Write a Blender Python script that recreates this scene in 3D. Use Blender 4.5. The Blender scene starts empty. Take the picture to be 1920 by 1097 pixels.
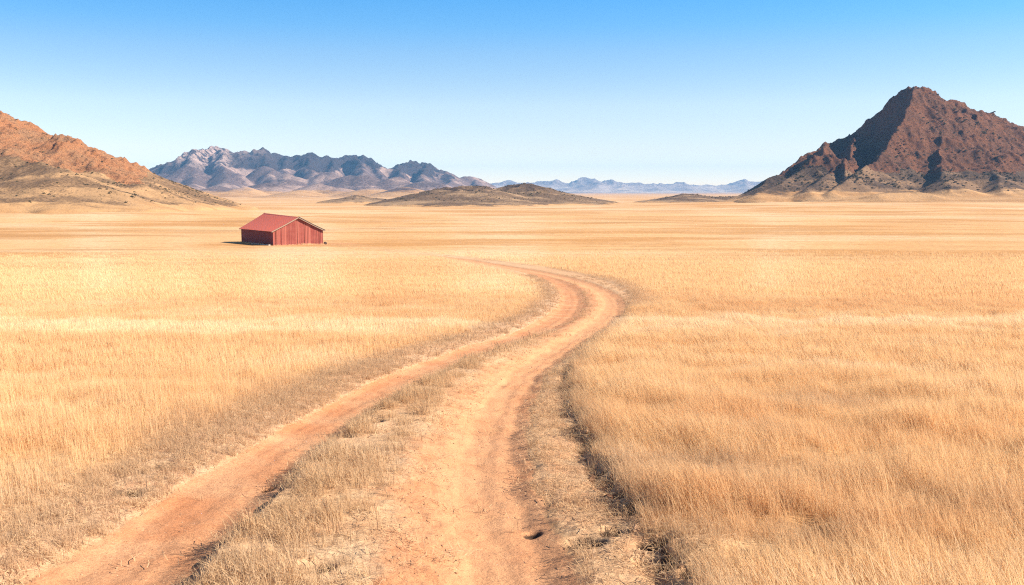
import bpy, math, random
import numpy as np
from mathutils import Vector

# ------------------------------------------------------------------ camera, sky, sun, exposure
SC = bpy.context.scene
COL = SC.collection
F = 1844.0                      # focal length in pixels of the 1920 wide photograph
HOR = 360.0                     # row of the horizon
TILT = math.atan((548.5 - HOR) / F)
CAM = np.array([0.0, 0.0, 3.0])
cd = bpy.data.cameras.new('camera'); cam = bpy.data.objects.new('camera', cd); COL.objects.link(cam)
cam.location = CAM; cam.rotation_euler = (math.pi / 2 - TILT, 0, 0)
cd.sensor_width = 36; cd.lens = 36 * F / 1920; cd.clip_start = 0.1; cd.clip_end = 60000
SC.camera = cam

SUN_EL = math.radians(34)
SUN_AZ = math.radians(98)       # clockwise from +Y: the sun stands to the right of the view
sd = Vector((math.sin(SUN_AZ) * math.cos(SUN_EL), math.cos(SUN_AZ) * math.cos(SUN_EL), math.sin(SUN_EL)))
sl = bpy.data.lights.new('sun', 'SUN'); sl.energy = 5.0; sl.angle = math.radians(0.5); sl.color = (1, 0.93, 0.83)
so = bpy.data.objects.new('sun', sl); COL.objects.link(so); so.rotation_euler = sd.to_track_quat('Z', 'Y').to_euler()

SKY_TINT = [(0.0, (1.14, .80, .52)), (0.2, (.42, 1.10, 1.25)), (0.0427, (1.42, .93, .58)), (0.085, (1.50, 1.13, .76)), (0.136, (1.05, 1.14, .98)), (0.162, (.70, 1.13, 1.12)), (0.42, (.62, .72, .80))]
W = bpy.data.worlds.new('World'); SC.world = W; W.use_nodes = True
nt = W.node_tree; nt.nodes.clear()
sky = nt.nodes.new('ShaderNodeTexSky'); sky.sky_type = 'NISHITA'; sky.sun_disc = False
sky.sun_elevation = SUN_EL; sky.sun_rotation = SUN_AZ
sky.altitude = 1200; sky.air_density = 1.0; sky.dust_density = 0.3; sky.ozone_density = 3.0
tc = nt.nodes.new('ShaderNodeTexCoord'); mp = nt.nodes.new('ShaderNodeMapping'); mp.vector_type = 'VECTOR'
mp.inputs['Scale'].default_value = (1, 1, 2.6)
nt.links.new(tc.outputs['Generated'], mp.inputs[0]); nt.links.new(mp.outputs[0], sky.inputs[0])
bg = nt.nodes.new('ShaderNodeBackground'); bg.inputs[1].default_value = 0.12
wo = nt.nodes.new('ShaderNodeOutputWorld')
sx = nt.nodes.new('ShaderNodeSeparateXYZ'); nt.links.new(tc.outputs['Generated'], sx.inputs[0])
tint = nt.nodes.new('ShaderNodeValToRGB'); nt.links.new(sx.outputs[2], tint.inputs[0])   # clearer, deeper air above, milky air low down
for i_, (p_, c_) in enumerate(SKY_TINT):
    if i_ < 2: tint.color_ramp.elements[i_].position = p_
    else: tint.color_ramp.elements.new(p_)
for e_, (p_, c_) in zip(tint.color_ramp.elements, sorted(SKY_TINT)): e_.position = p_; e_.color = (*c_, 1)
mul = nt.nodes.new('ShaderNodeMix'); mul.data_type = 'RGBA'; mul.blend_type = 'MULTIPLY'; mul.inputs[0].default_value = 1
nt.links.new(sky.outputs[0], mul.inputs[6]); nt.links.new(tint.outputs[0], mul.inputs[7])
nt.links.new(mul.outputs[2], bg.inputs[0]); nt.links.new(bg.outputs[0], wo.inputs[0])

SC.view_settings.view_transform = 'Standard'; SC.view_settings.look = 'None'
SC.view_settings.gamma = 1; SC.view_settings.exposure = 1.24
SC.render.engine = 'CYCLES'
SC.cycles.max_bounces = 6; SC.cycles.diffuse_bounces = 3; SC.cycles.transmission_bounces = 3
SC.cycles.volume_bounces = 0; SC.cycles.use_denoising = False; SC.cycles.use_adaptive_sampling = False; SC.cycles.filter_width = 1.15
HAZE_DENSITY = 7.0e-5

# ------------------------------------------------------------------ noise
_rng = np.random.RandomState(7)
_N = 4096
_ang = _rng.rand(_N) * 2 * np.pi
_GX = np.cos(_ang).astype(np.float32); _GY = np.sin(_ang).astype(np.float32)
def _h(ix, iy, s):
    v = (ix * 73856093) ^ (iy * 19349663) ^ (s * 83492791)
    v = (v ^ (v >> 13)) * 1274126177
    return (v ^ (v >> 16)) & (_N - 1)
def perlin(x, y, s=0):
    x = np.asarray(x, np.float64); y = np.asarray(y, np.float64)
    fx = np.floor(x); fy = np.floor(y)
    ix = fx.astype(np.int64); iy = fy.astype(np.int64)
    dx = (x - fx).astype(np.float32); dy = (y - fy).astype(np.float32)
    u = dx * dx * dx * (dx * (dx * 6 - 15) + 10); v = dy * dy * dy * (dy * (dy * 6 - 15) + 10)
    def g(a, b, ddx, ddy):
        k = _h(ix + a, iy + b, s); return _GX[k] * ddx + _GY[k] * ddy
    a = g(0, 0, dx, dy); b = g(1, 0, dx - 1, dy); c = g(0, 1, dx, dy - 1); d = g(1, 1, dx - 1, dy - 1)
    return 1.45 * ((a + u * (b - a)) * (1 - v) + (c + u * (d - c)) * v)
def fbm(x, y, o=4, s=0, gain=0.5):
    r = 0; a = 1.0; t = 0
    for i in range(o):
        r = r + a * perlin(x * 2 ** i + 17.3 * i, y * 2 ** i - 9.1 * i, s + i); t += a; a *= gain
    return r / t * 1.3
def ridged(x, y, o=4, s=0, gain=0.5):
    r = 0; a = 1.0; t = 0; w = 1
    for i in range(o):
        n = 1 - np.abs(perlin(x * 2.03 ** i + 5.3 * i, y * 2.03 ** i + 3.1 * i, s + i)) * 1.6
        n = np.clip(n, 0, 1) ** 2 * w; w = np.clip(n * 1.6, 0.15, 1)
        r = r + a * n; t += a; a *= gain
    return r / t
def sstep(a, b, x):
    t = np.clip((x - a) / (b - a), 0, 1); return t * t * (3 - 2 * t)

# ------------------------------------------------------------------ base land
DROP = 8.76
def z_base(x, y):
    return np.where(y > 0, -DROP * (1 - np.exp(-np.maximum(y, 0) / 110.0)), 3.0 * (1 - np.exp(np.minimum(y, 0) * 0.0265)))
def ray(px, py):
    a = (px - 960) / F; b = -(py - 548.5) / F
    c, s = math.cos(TILT), math.sin(TILT)
    return np.array([a, c + b * s, -s + b * c])
def at(px, py, d):                              # a point at depth d (along +Y)
    r = ray(px, py); return CAM + r * (d / r[1])
def on_ground(px, py):
    r = ray(px, py); lo, hi = 1.0, 9000.0
    for _ in range(60):
        m = (lo * hi) ** 0.5; p = CAM + r * (m / r[1])
        if p[2] > float(z_base(p[0], p[1])): lo = m
        else: hi = m
    return CAM + r * (lo / r[1])

def line(pts, near):
    p = [on_ground(*q)[:2] for q in pts]
    return np.array([(n[0], n[1]) for n in near] + [tuple(q) for q in p])
def smooth_line(p, n=3):                        # corner cutting
    for _ in range(n):
        q = [p[0]]
        for a, b in zip(p[:-1], p[1:]): q += [a * 0.75 + b * 0.25, a * 0.25 + b * 0.75]
        q.append(p[-1]); p = np.array(q)
    return p
P_LEFT = smooth_line(line([(195, 1097), (313, 1000), (447, 900), (592, 800), (700, 735), (775, 702), (830, 678), (885, 656), (940, 640),
        (990, 623), (1030, 606), (1058, 590), (1073, 570), (1074, 552), (1058, 534), (1030, 520), (995, 510), (950, 501), (900, 493),
        (850, 485), (780, 477), (700, 470), (620, 464)], [(-3.9, -12), (-3.8, 3)]), 2)
P_RIGHT = smooth_line(line([(990, 1097), (945, 1000), (922, 900), (925, 800), (968, 715), (1003, 680), (1055, 648), (1105, 617), (1138, 594),
        (1152, 570), (1140, 550), (1108, 534), (1065, 521), (1015, 510), (955, 500), (900, 491), (850, 483), (780, 475), (700, 468), (620, 462)],
        [(0.5, -12), (0.4, 3)]), 2)
P_BANK = smooth_line(line([(1275, 1097), (1245, 1040), (1190, 970), (1140, 890), (1103, 820), (1078, 770), (1066, 730), (1078, 690), (1110, 650),
        (1148, 620), (1176, 592), (1186, 570), (1178, 546), (1146, 528), (1100, 516), (1045, 505), (980, 496), (920, 488), (870, 482), (800, 474)],
        [(1.7, -12), (1.6, 3)]), 2)

def sdist(x, y, P):                             # signed distance, positive to the right of the line; and the arc position
    best = np.full(x.shape, 1e18); sg = np.zeros(x.shape)
    for (ax, ay), (bx, by) in zip(P[:-1], P[1:]):
        ex, ey = bx - ax, by - ay; L = ex * ex + ey * ey + 1e-12
        t = np.clip(((x - ax) * ex + (y - ay) * ey) / L, 0, 1)
        qx = x - ax - t * ex; qy = y - ay - t * ey
        d = qx * qx + qy * qy; m = d < best
        best = np.where(m, d, best); sg = np.where(m, -(ex * qy - ey * qx), sg)
    return np.sqrt(best) * np.where(sg > 0, 1, -1)

PITS = [  # (px, py, radius, depth)
    (590, 1082, .17, .20), (1098, 1014, .20, .16), (1228, 1026, .17, .20), (1252, 1066, .12, .16), (700, 800, .16, .22), (302, 880, .20, .14),
    (1168, 962, .20, .26), (1150, 925, .16, .2), (1121, 885, .17, .2), (1100, 838, .15, .18), (1086, 800, .15, .18), (1145, 1000, .12, .1),
    (1300, 1092, .13, .15), (235, 925, .2, .1), (648, 830, .12, .12), (520, 960, .14, .14), (505, 905, .1, .1), (1480, 905, .2, .15), (1530, 1010, .25, .2),
    (1000, 985, .1, .06), (1075, 740, .15, .15), (1415, 1060, .22, .18)]
PITW = [(on_ground(a, b)[:2], r, dp) for a, b, r, dp in PITS]

def fields(x, y):
    """everything about the near land at (x, y): height offset and the surface masks"""
    o = {}
    wl = perlin(x * 0.8, y * 0.8, 31) * 0.12 + perlin(x * 3, y * 3, 32) * 0.06
    dl = sdist(x, y, P_LEFT) + wl * 0.8; dr = sdist(x, y, P_RIGHT) + wl * 0.8
    db = sdist(x, y, P_BANK) + perlin(x * 0.9, y * 0.9, 33) * 0.16 + perlin(x * 2.6, y * 2.6, 34) * 0.13 + perlin(x * 7, y * 7, 36) * 0.05
    wl_ = 0.70 + 0.14 * (1 - sstep(9, 16, y)); wr_ = 0.60 + 0.16 * sstep(35, 48, y); wl_ = wl_ + 0.14 * sstep(35, 48, y)
    fade = 1 - sstep(95, 190, y)
    faint = 1 - 0.75 * sstep(120, 165, y)
    rl = 1 - sstep(wl_ * 0.72, wl_ * 1.12, np.abs(dl)); rr = 1 - sstep(wr_ * 0.70, wr_ * 1.25, np.abs(dr))
    rut = np.maximum(rl, rr)
    inner = (dl > 0) & (dr < 0)
    med = np.where(inner, np.clip(dl / (np.abs(dl) + np.abs(dr) + 1e-6), 0, 1), 0)
    o['dl'], o['dr'], o['db'], o['med'], o['inner'] = dl, dr, db, med, inner
    o['rut'] = rut * faint
    o['sandy'] = sstep(-0.9, -0.1, -np.abs(dr) + 0.35) * 0.8 + 0.2 * inner
    o['yard'] = 0.55 * np.exp(-((x + 33) / 6) ** 2 - ((y - 196) / 4.5) ** 2) + 0.4 * np.exp(-((x + 41) / 7) ** 2 - ((y - 190) / 3) ** 2)
    depth = 0.13 * np.maximum(1 - sstep(0.3, wl_ * 1.35, np.abs(dl)), 1 - sstep(0.25, wr_ * 1.4, np.abs(dr)))
    bw = 0.16 + 0.16 * np.clip(perlin(x * 0.9, y * 0.9, 38) + .4, 0, 1)
    bank = sstep(-bw, bw * 1.3, db)
    right_bank = (0.19 - 0.08 * sstep(30, 60, y)) * bank * fade * (0.7 + 0.6 * perlin(x * 0.6, y * 0.6, 35))
    ditch = 0.09 * np.exp(-((db + 0.16) / 0.17) ** 2) * fade * sstep(-.3, .3, perlin(x * 1.1, y * 1.1, 39)) * (1 - sstep(28, 50, y))
    medh = 0.13 * np.where(inner, sstep(0.65, 0.95, np.abs(dl)) * sstep(0.6, 1.4, np.abs(dr)), 0) * (1 - sstep(26, 40, y))
    leftb = 0.08 * sstep(-0.75, -1.5, dl) * fade
    z = -depth * (0.35 + 0.65 * fade) + right_bank - ditch + medh + leftb
    # tyre ridges along the ruts and rough clods on the verges
    near = 1 - sstep(60, 120, y)
    z = z + near * rut * 0.006 * (np.sin(dr * 17 + perlin(x, y * .5, 40) * 2) * (rr > .1) + np.sin(dl * 15) * (rl > .1))
    z = z + near * (rut * 0.016 + (1 - rut) * 0.034) * fbm(x * 3.1, y * 3.1, 4, 41, 0.6)
    z = z + near * rut * 0.010 * perlin(x * 1.6 + 3, y * 5.5, 44)
    z = z + near * 0.05 * fbm(x * 0.35, y * 0.35, 2, 45)
    for (qx, qy), r, dp in PITW:
        g = np.exp(-(((x - qx) ** 2 + ((y - qy) * 0.9) ** 2) / r ** 2) ** 1.6); z = z - dp * g
    o['dz'] = z
    pm = 0 * x
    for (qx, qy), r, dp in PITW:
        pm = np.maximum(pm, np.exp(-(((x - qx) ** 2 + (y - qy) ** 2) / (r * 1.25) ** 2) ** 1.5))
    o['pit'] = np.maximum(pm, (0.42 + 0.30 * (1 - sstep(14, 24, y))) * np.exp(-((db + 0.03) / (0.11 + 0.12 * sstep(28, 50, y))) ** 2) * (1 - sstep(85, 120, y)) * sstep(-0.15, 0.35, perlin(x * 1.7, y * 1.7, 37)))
    n1 = fbm(x * 0.55, y * 0.4, 3, 50)
    vl = (1 - sstep(1.3, 3.0 + 0.9 * n1, -dl)) * (dl < 0) * (1 - sstep(90, 140, y))
    vr = (dr > 0) * (db < 0) * 1.0
    vb = 0.55 * (1 - sstep(0.05, 0.75, db)) * (db >= 0) * fade
    vcurve = 0.8 * sstep(50, 56, y) * (1 - sstep(80, 105, y)) * (1 - sstep(0.3, 2.2, db)) * (db >= 0)
    blob = 0
    for bx, by, sx, sy, a in [(2.6, 13.2, 1.7, 1.1, .95), (4.6, 11.6, 1.8, .8, .6), (6.6, 11.2, 1.6, .8, .6), (6.2, 19.5, 1.6, 1.2, .6), (1.9, 10.2, .9, .9, .7), (3.2, 10.2, 1.0, .6, .6), (-5.6, 13.2, 1.5, 1.2, .55), (3.6, 16, 1.2, .9, .4)]:
        blob = np.maximum(blob, a * np.exp(-((x - bx) / sx) ** 2 - ((y - by) / sy) ** 2))
    o['matt'] = np.clip(np.maximum.reduce([vl, vr * 0.75 * faint, vb, vcurve, blob * (0.75 + 0.9 * n1), inner * 0.65 * fade * (1 - 0.6 * sstep(36, 48, y))]), 0, 1) * (1 - rut)
    return o

def tone_at(x, y):                              # big pale and tawny patches of the grass
    s = np.clip(y / 90, 0.6, 6)
    t = 0.95 * fbm(x / (15 * s), y / (5.5 * s), 3, 60) + 0.35 * fbm(x / 4.0, y / 2.2, 2, 66) * (1 - sstep(60, 120, y))
    t = t + 0.85 * np.exp(-((y - 40 - 0.04 * x) / 3.5) ** 2) - 1.0 * np.exp(-((y - 50 - 0.05 * x) / 4.5) ** 2) * sstep(4, 14, x)
    t = t - 0.7 * np.exp(-((y - 33.5) / 3.0) ** 2) * (1 - sstep(-14, -6, x)) - 0.4 * np.exp(-((y - 62) / 7) ** 2)
    return np.clip(t, -1, 1)

def undul(x, y):
    a = sstep(110, 420, y)
    keep = 1 - np.exp(-(((x + 50) / 26) ** 2 + ((y - 200) / 24) ** 2))
    u = 0.85 * fbm(x / 190, y / 60, 4, 70) + 0.18 * fbm(x / 40, y / 22, 2, 71)
    far = sstep(900, 2000, np.hypot(x, y))
    rise = 4.0 * sstep(480, 860, y) * sstep(40, 320, x) * (1 - sstep(880, 1060, y)) + 2.2 * sstep(300, 480, y) * sstep(60, 190, -x) * (1 - sstep(520, 640, y))
    return rise + a * keep * (u + far * 1.0 * fbm(x / 600, y / 300, 2, 72))

def ground_z(x, y, f=None):
    z = z_base(x, y) + undul(x, y)
    m = (np.abs(x) < 60) & (y < 200) & (y > -14)
    if f is None:
        dz = np.zeros_like(z)
        if m.any(): dz[m] = fields(x[m], y[m])['dz']
    else: dz = f
    return z + dz

# ------------------------------------------------------------------ mesh helpers
def grid_mesh(name, co, nr, nc, wrap=False, attrs=None, mat=None, facemask=None):
    idx = np.arange(nr * nc).reshape(nr, nc)
    if wrap: idx = np.concatenate([idx, idx[:, :1]], 1)
    a = idx[:-1, :-1].ravel(); b = idx[:-1, 1:].ravel(); c = idx[1:, 1:].ravel(); d = idx[1:, :-1].ravel()
    fa = np.stack([a, b, c, d], 1)
    if facemask is not None:
        fa = fa[facemask(fa)]
        used = np.unique(fa); re = np.full(nr * nc, -1); re[used] = np.arange(len(used))
        fa = re[fa]; co = co[used]; attrs = {k: v[used] for k, v in (attrs or {}).items()}
    return raw_mesh(name, co, fa, attrs, mat)
def raw_mesh(name, co, fa, attrs=None, mat=None, smooth=True):
    me = bpy.data.meshes.new(name); n = len(fa); k = fa.shape[1]
    me.vertices.add(len(co)); me.vertices.foreach_set('co', np.asarray(co, np.float32).ravel())
    me.loops.add(n * k); me.loops.foreach_set('vertex_index', fa.astype(np.int32).ravel())
    me.polygons.add(n); me.polygons.foreach_set('loop_start', np.arange(0, n * k, k, dtype=np.int32))
    me.polygons.foreach_set('loop_total', np.full(n, k, np.int32))
    me.polygons.foreach_set('use_smooth', np.full(n, smooth))
    me.update(calc_edges=True); me.validate()
    for kk, v in (attrs or {}).items():
        at_ = me.attributes.new(kk, 'FLOAT', 'POINT'); at_.data.foreach_set('value', np.asarray(v, np.float32))
    if mat: me.materials.append(mat)
    return me
def add_obj(name, me, parent=None, **props):
    o = bpy.data.objects.new(name, me); COL.objects.link(o)
    if parent: o.parent = parent
    for k, v in props.items(): o[k] = v
    return o

class NT:
    def __init__(s, name):
        s.m = bpy.data.materials.new(name); s.m.use_nodes = True; s.t = s.m.node_tree; s.t.nodes.clear()
    def n(s, typ, ins=None, **kw):
        q = s.t.nodes.new(typ)
        for k, v in kw.items(): setattr(q, k, v)
        for k, v in (ins or {}).items():
            if isinstance(v, bpy.types.NodeSocket): s.t.links.new(v, q.inputs[k])
            else: q.inputs[k].default_value = v
        return q
    def attr(s, name, typ='GEOMETRY'): return s.n('ShaderNodeAttribute', attribute_name=name, attribute_type=typ).outputs['Fac']
    def noise(s, vec, scale, detail=4, rough=0.55, dist=0): return s.n('ShaderNodeTexNoise', {'Vector': vec, 'Scale': scale, 'Detail': detail, 'Roughness': rough, 'Distortion': dist}).outputs['Fac']
    def ramp(s, x, a, b, lo=0, hi=1, smooth=True): return s.n('ShaderNodeMapRange', {'Value': x, 'From Min': a, 'From Max': b, 'To Min': lo, 'To Max': hi}, interpolation_type='SMOOTHSTEP' if smooth else 'LINEAR').outputs[0]
    def math(s, op, a, b=0.0): return s.n('ShaderNodeMath', {0: a, 1: b}, operation=op).outputs[0]
    def mix(s, f, a, b, bt='MIX'):
        q = s.n('ShaderNodeMix', data_type='RGBA', blend_type=bt)
        for i, v in ((0, f), (6, a), (7, b)):
            if isinstance(v, bpy.types.NodeSocket): s.t.links.new(v, q.inputs[i])
            else: q.inputs[i].default_value = (*v, 1) if isinstance(v, tuple) and len(v) == 3 else v
        return q.outputs[2]
    def scale(s, vec, sc): return s.n('ShaderNodeVectorMath', {0: vec, 1: sc}, operation='MULTIPLY').outputs[0]
    def bump(s, h, strength, dist, prev=None):
        d = {'Height': h, 'Strength': strength, 'Distance': dist}
        if prev: d['Normal'] = prev
        return s.n('ShaderNodeBump', d).outputs[0]
    def out(s, sh):
        s.n('ShaderNodeOutputMaterial', {'Surface': sh}); return s.m
    def bsdf(s, col, rough=0.9, normal=None, spec=0.2, **kw):
        d = {'Base Color': col, 'Roughness': rough, 'Specular IOR Level': spec}
        if normal: d['Normal'] = normal
        d.update(kw); return s.n('ShaderNodeBsdfPrincipled', d).outputs[0]

# ------------------------------------------------------------------ materials
STRAW = (0.57, 0.335, 0.15); PALE = (0.62, 0.42, 0.235); TAWNY = (0.50, 0.262, 0.10)
def mat_ground():
    m = NT('earth_and_dry_grass'); P = m.n('ShaderNodeTexCoord').outputs['Object']
    dirt, matt, tone, pit, far = (m.attr(k) for k in ('dirt', 'matt', 'tone', 'pit', 'far'))
    # soil
    soil = m.mix(m.ramp(m.noise(P, 0.8, 5), 0.3, 0.7), (0.50, 0.205, 0.088), (0.56, 0.29, 0.145))
    soil = m.mix(m.ramp(m.noise(P, 9, 6, 0.7), 0.45, 0.75, 0, 0.5), soil, (0.36, 0.15, 0.07))
    soil = m.mix(m.ramp(m.noise(m.scale(P, (1, 2.8, 1)), 26, 3, 0.6), 0.55, 0.66, 0, 0.7), soil, (0.26, 0.115, 0.06))
    soil = m.mix(m.ramp(m.noise(P, 38, 2, 0.6), 0.62, 0.7, 0, 0.5), soil, (0.58, 0.38, 0.24))
    soil = m.mix(m.math('MULTIPLY', m.attr('sandy'), m.ramp(m.noise(P, 1.7, 5, 0.6), 0.25, 0.6, 0.2, 0.7)), soil, (0.58, 0.30, 0.145))
    # matted litter
    lit = m.mix(m.ramp(m.noise(P, 13, 6, 0.7), 0.35, 0.65), (0.36, 0.21, 0.12), (0.62, 0.40, 0.23))
    lit = m.mix(m.ramp(m.noise(P, 2.2, 4), 0.42, 0.68, 0, 0.55), lit, (0.56, 0.27, 0.135))
    # grass cover
    g = m.mix(m.ramp(tone, -0.8, 0.0), TAWNY, STRAW)
    g = m.mix(m.ramp(tone, 0.0, 0.7), g, PALE)
    ps = m.scale(P, (0.35, 1, 1))
    g = m.mix(m.ramp(m.noise(ps, 0.035, 6, 0.62), 0.47, 0.61, 0, 0.85), g, (0.43, 0.205, 0.065))
    g = m.mix(m.ramp(m.noise(ps, 0.012, 5, 0.6), 0.50, 0.62, 0, 0.6), g, (0.62, 0.43, 0.245))
    g = m.mix(m.math('MULTIPLY', far, m.ramp(m.noise(ps, 0.16, 5, 0.7), 0.54, 0.68, 0, 0.6)), g, (0.38, 0.19, 0.07))
    g = m.mix(m.math('MULTIPLY', far, m.ramp(m.noise(m.scale(P, (0.12, 1, 1)), 0.055, 6, 0.65, 0.6), 0.54, 0.66, 0, 0.7)), g, (0.35, 0.18, 0.068))
    g = m.mix(m.math('MULTIPLY', far, m.ramp(m.noise(m.scale(P, (0.7, 0.35, 1)), 1.6, 4, 0.8), 0.48, 0.62, 0, 0.5)), g, (0.37, 0.20, 0.08))
    c = m.mix(matt, g, lit)
    edge = m.math('ADD', dirt, m.math('MULTIPLY', m.math('SUBTRACT', m.noise(P, 5, 5, 0.65), 0.5), 0.9))
    c = m.mix(m.ramp(edge, 0.25, 0.75), c, soil)
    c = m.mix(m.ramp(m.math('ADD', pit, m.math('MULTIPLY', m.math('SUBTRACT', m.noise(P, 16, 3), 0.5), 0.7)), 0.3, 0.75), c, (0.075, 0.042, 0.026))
    nearf = m.math('SUBTRACT', 1.0, far)
    b = m.bump(m.noise(P, 22, 6, 0.75), m.math('MULTIPLY', nearf, 0.8), 0.03)
    b = m.bump(m.noise(m.scale(P, (1, 3.2, 1)), 7, 4, 0.7), m.math('MULTIPLY', nearf, 0.5), 0.05, b)
    b = m.bump(m.noise(m.scale(P, (0.6, 1, 1)), 0.5, 6, 0.7), m.math('MULTIPLY', far, 0.8), 0.5, b)
    return m.out(m.bsdf(c, 0.95, b, 0.1))
M_GROUND = mat_ground()

def mat_grass(name, base, pale, tawny, grey):
    m = NT(name)
    t = m.attr('tone', 'INSTANCER'); r = m.attr('rnd', 'INSTANCER'); br = m.attr('brnd')
    c = m.mix(m.ramp(t, -0.8, 0.05), tawny, base)
    c = m.mix(m.ramp(t, 0.0, 0.8), c, pale)
    mixr = m.math('FRACT', m.math('ADD', r, br))
    c = m.mix(m.ramp(mixr, 0.0, 1.0, 0, 0.45, False), c, pale)
    c = m.mix(m.ramp(mixr, 0.72, 0.9, 0, 0.6), c, tawny)
    c = m.mix(m.attr('matt', 'INSTANCER'), c, grey)
    d = m.n('ShaderNodeBsdfDiffuse', {'Color': c, 'Roughness': 0.6}).outputs[0]
    tr = m.n('ShaderNodeBsdfTranslucent', {'Color': c}).outputs[0]
    sh = m.n('ShaderNodeMixShader', {0: 0.42, 1: d, 2: tr}).outputs[0]
    return m.out(sh)
M_TALL = mat_grass('dry_grass_blades', (0.80, 0.54, 0.275), (0.88, 0.68, 0.43), (0.74, 0.45, 0.21), (0.58, 0.38, 0.23))
M_SHORT = mat_grass('short_dead_grass', (0.66, 0.44, 0.23), (0.76, 0.56, 0.34), (0.54, 0.32, 0.16), (0.54, 0.36, 0.215))

def mat_hill(name, rockA, rockB, rockD, grass, scrubc, size, scrub_amt=0.5, palec=None):
    """size: metres of the rock's broad features"""
    m = NT(name); P = m.n('ShaderNodeTexCoord').outputs['Object']
    rock, scr = m.attr('rock'), m.attr('scrub')
    k = 1.0 / size
    v = m.scale(P, (1, 1, 1.8))
    r = m.mix(m.ramp(m.noise(v, 0.5 * k, 6, 0.65), 0.35, 0.65), rockA, rockB)
    r = m.mix(m.ramp(m.noise(v, 2.2 * k, 6, 0.75), 0.5, 0.68, 0, 0.8), r, rockD)
    r = m.mix(m.ramp(m.noise(v, 7 * k, 4, 0.7), 0.56, 0.68, 0, 0.75), r, tuple(q * 0.4 for q in rockD))
    foot = m.math('ADD', m.attr('foot'), m.math('MULTIPLY', m.math('SUBTRACT', m.noise(m.scale(P, (0.4, 1, 1)), 0.5 * k, 6, 0.7), 0.5), 2.4))
    if palec: r = m.mix(m.math('MULTIPLY', m.attr('pale'), m.ramp(m.noise(m.scale(P, (1, 1, .3)), 1.1 * k, 6, 0.7), 0.40, 0.52)), r, palec)
    g = m.mix(m.ramp(m.noise(P, 0.9 * k, 5, 0.65), 0.35, 0.7), grass, tuple(q * 0.78 for q in grass))
    sc = m.math('ADD', scr, m.math('MULTIPLY', m.math('SUBTRACT', m.noise(P, 0.7 * k, 5, 0.7), 0.5), 1.6))
    g = m.mix(m.ramp(sc, 0.35, 0.75, 0, scrub_amt), g, scrubc)
    sp = m.math('ADD', m.math('MULTIPLY', scr, 0.16), m.noise(m.scale(P, (1, 1, 0.6)), 5.0 * k, 4, 0.75))
    g = m.mix(m.ramp(sp, 0.60, 0.68, 0, 0.8), g, tuple(q * 0.55 for q in scrubc))
    g = m.mix(m.ramp(foot, 0.35, 0.65), g, m.mix(m.ramp(m.noise(m.scale(P, (0.3, 1, 1)), 0.035, 5, 0.6), .45, .62), (0.43, 0.245, 0.108), (0.36, 0.19, 0.076)))
    f = m.math('ADD', rock, m.math('MULTIPLY', m.math('SUBTRACT', m.noise(P, 1.5 * k, 5, 0.7), 0.5), 0.9))
    c = m.mix(m.ramp(f, 0.42, 0.58), g, r)
    b = m.bump(m.noise(v, 1.6 * k, 8, 0.72), m.ramp(f, 0.3, 0.6, 0.35, 1.0), size * 0.5)
    b = m.bump(m.noise(v, 6 * k, 5, 0.75), m.ramp(f, 0.3, 0.6, 0.3, 0.9), size * 0.10, b)
    return m.out(m.bsdf(c, 0.95, b, 0.1))

# ------------------------------------------------------------------ the ground sheet
def build_ground():
    th = np.radians(np.concatenate([np.arange(-64, -36.1, 0.3), np.arange(-36, 36.001, 0.095), np.arange(36.3, 64.1, 0.3), np.arange(68, 295, 4.0)]))
    r = [0.4, 1.2, 2.2, 3.2, 4.2, 5.2]; q = 6.0
    while q < 11500:
        r.append(q); q *= 1.0048 if q < 55 else (1.0075 if q < 300 else 1.02)
    r = np.array(r)
    R, T = np.meshgrid(r, th, indexing='ij')
    x = (R * np.sin(T)).ravel(); y = (R * np.cos(T)).ravel()
    m = (np.abs(x) < 60) & (y < 200) & (y > -14)
    f = fields(x[m], y[m])
    def full(k, d=0.0):
        a = np.full(x.shape, d); a[m] = f[k]; return a
    dz = full('dz'); rut = full('rut'); matt = full('matt'); pit = full('pit')
    inner = full('inner'); med = full('med'); db = full('db', 50.)
    n = np.zeros_like(x); n[m] = fbm(x[m] * 0.9, y[m] * 0.6, 3, 80)
    dirt = np.maximum(rut, inner * np.clip(sstep(0.45, 0.75, med) * 0.75 + 0.35 * n, 0, 1) * (1 - sstep(90, 130, y)))
    dirt = np.maximum(dirt, inner * sstep(30, 42, y) * (0.95 + 0.35 * n) * (1 - sstep(90, 130, y)))
    dirt = np.maximum(dirt, full('yard'))
    vr = (full('dr', -9.) > 0) * (db < 0)
    dirt = np.maximum(dirt, vr * (0.22 + 0.35 * n) * (1 - sstep(90, 130, y)))
    z = ground_z(x, y, dz)
    dist = np.hypot(x, y)
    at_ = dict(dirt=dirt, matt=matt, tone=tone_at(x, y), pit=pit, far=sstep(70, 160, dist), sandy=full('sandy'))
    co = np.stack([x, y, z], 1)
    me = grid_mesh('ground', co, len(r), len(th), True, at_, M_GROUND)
    add_obj('ground', me, kind='structure')
    keep = (rut > 0.45)
    co2 = co.copy(); co2[:, 2] += 0.0008 + 0.006 * sstep(0.45, 0.85, rut)
    me = grid_mesh('dirt_track', co2, len(r), len(th), True, at_, M_GROUND, lambda fa: keep[fa].sum(1) >= 3)
    add_obj('dirt_track', me, kind='structure')
build_ground()

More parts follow.
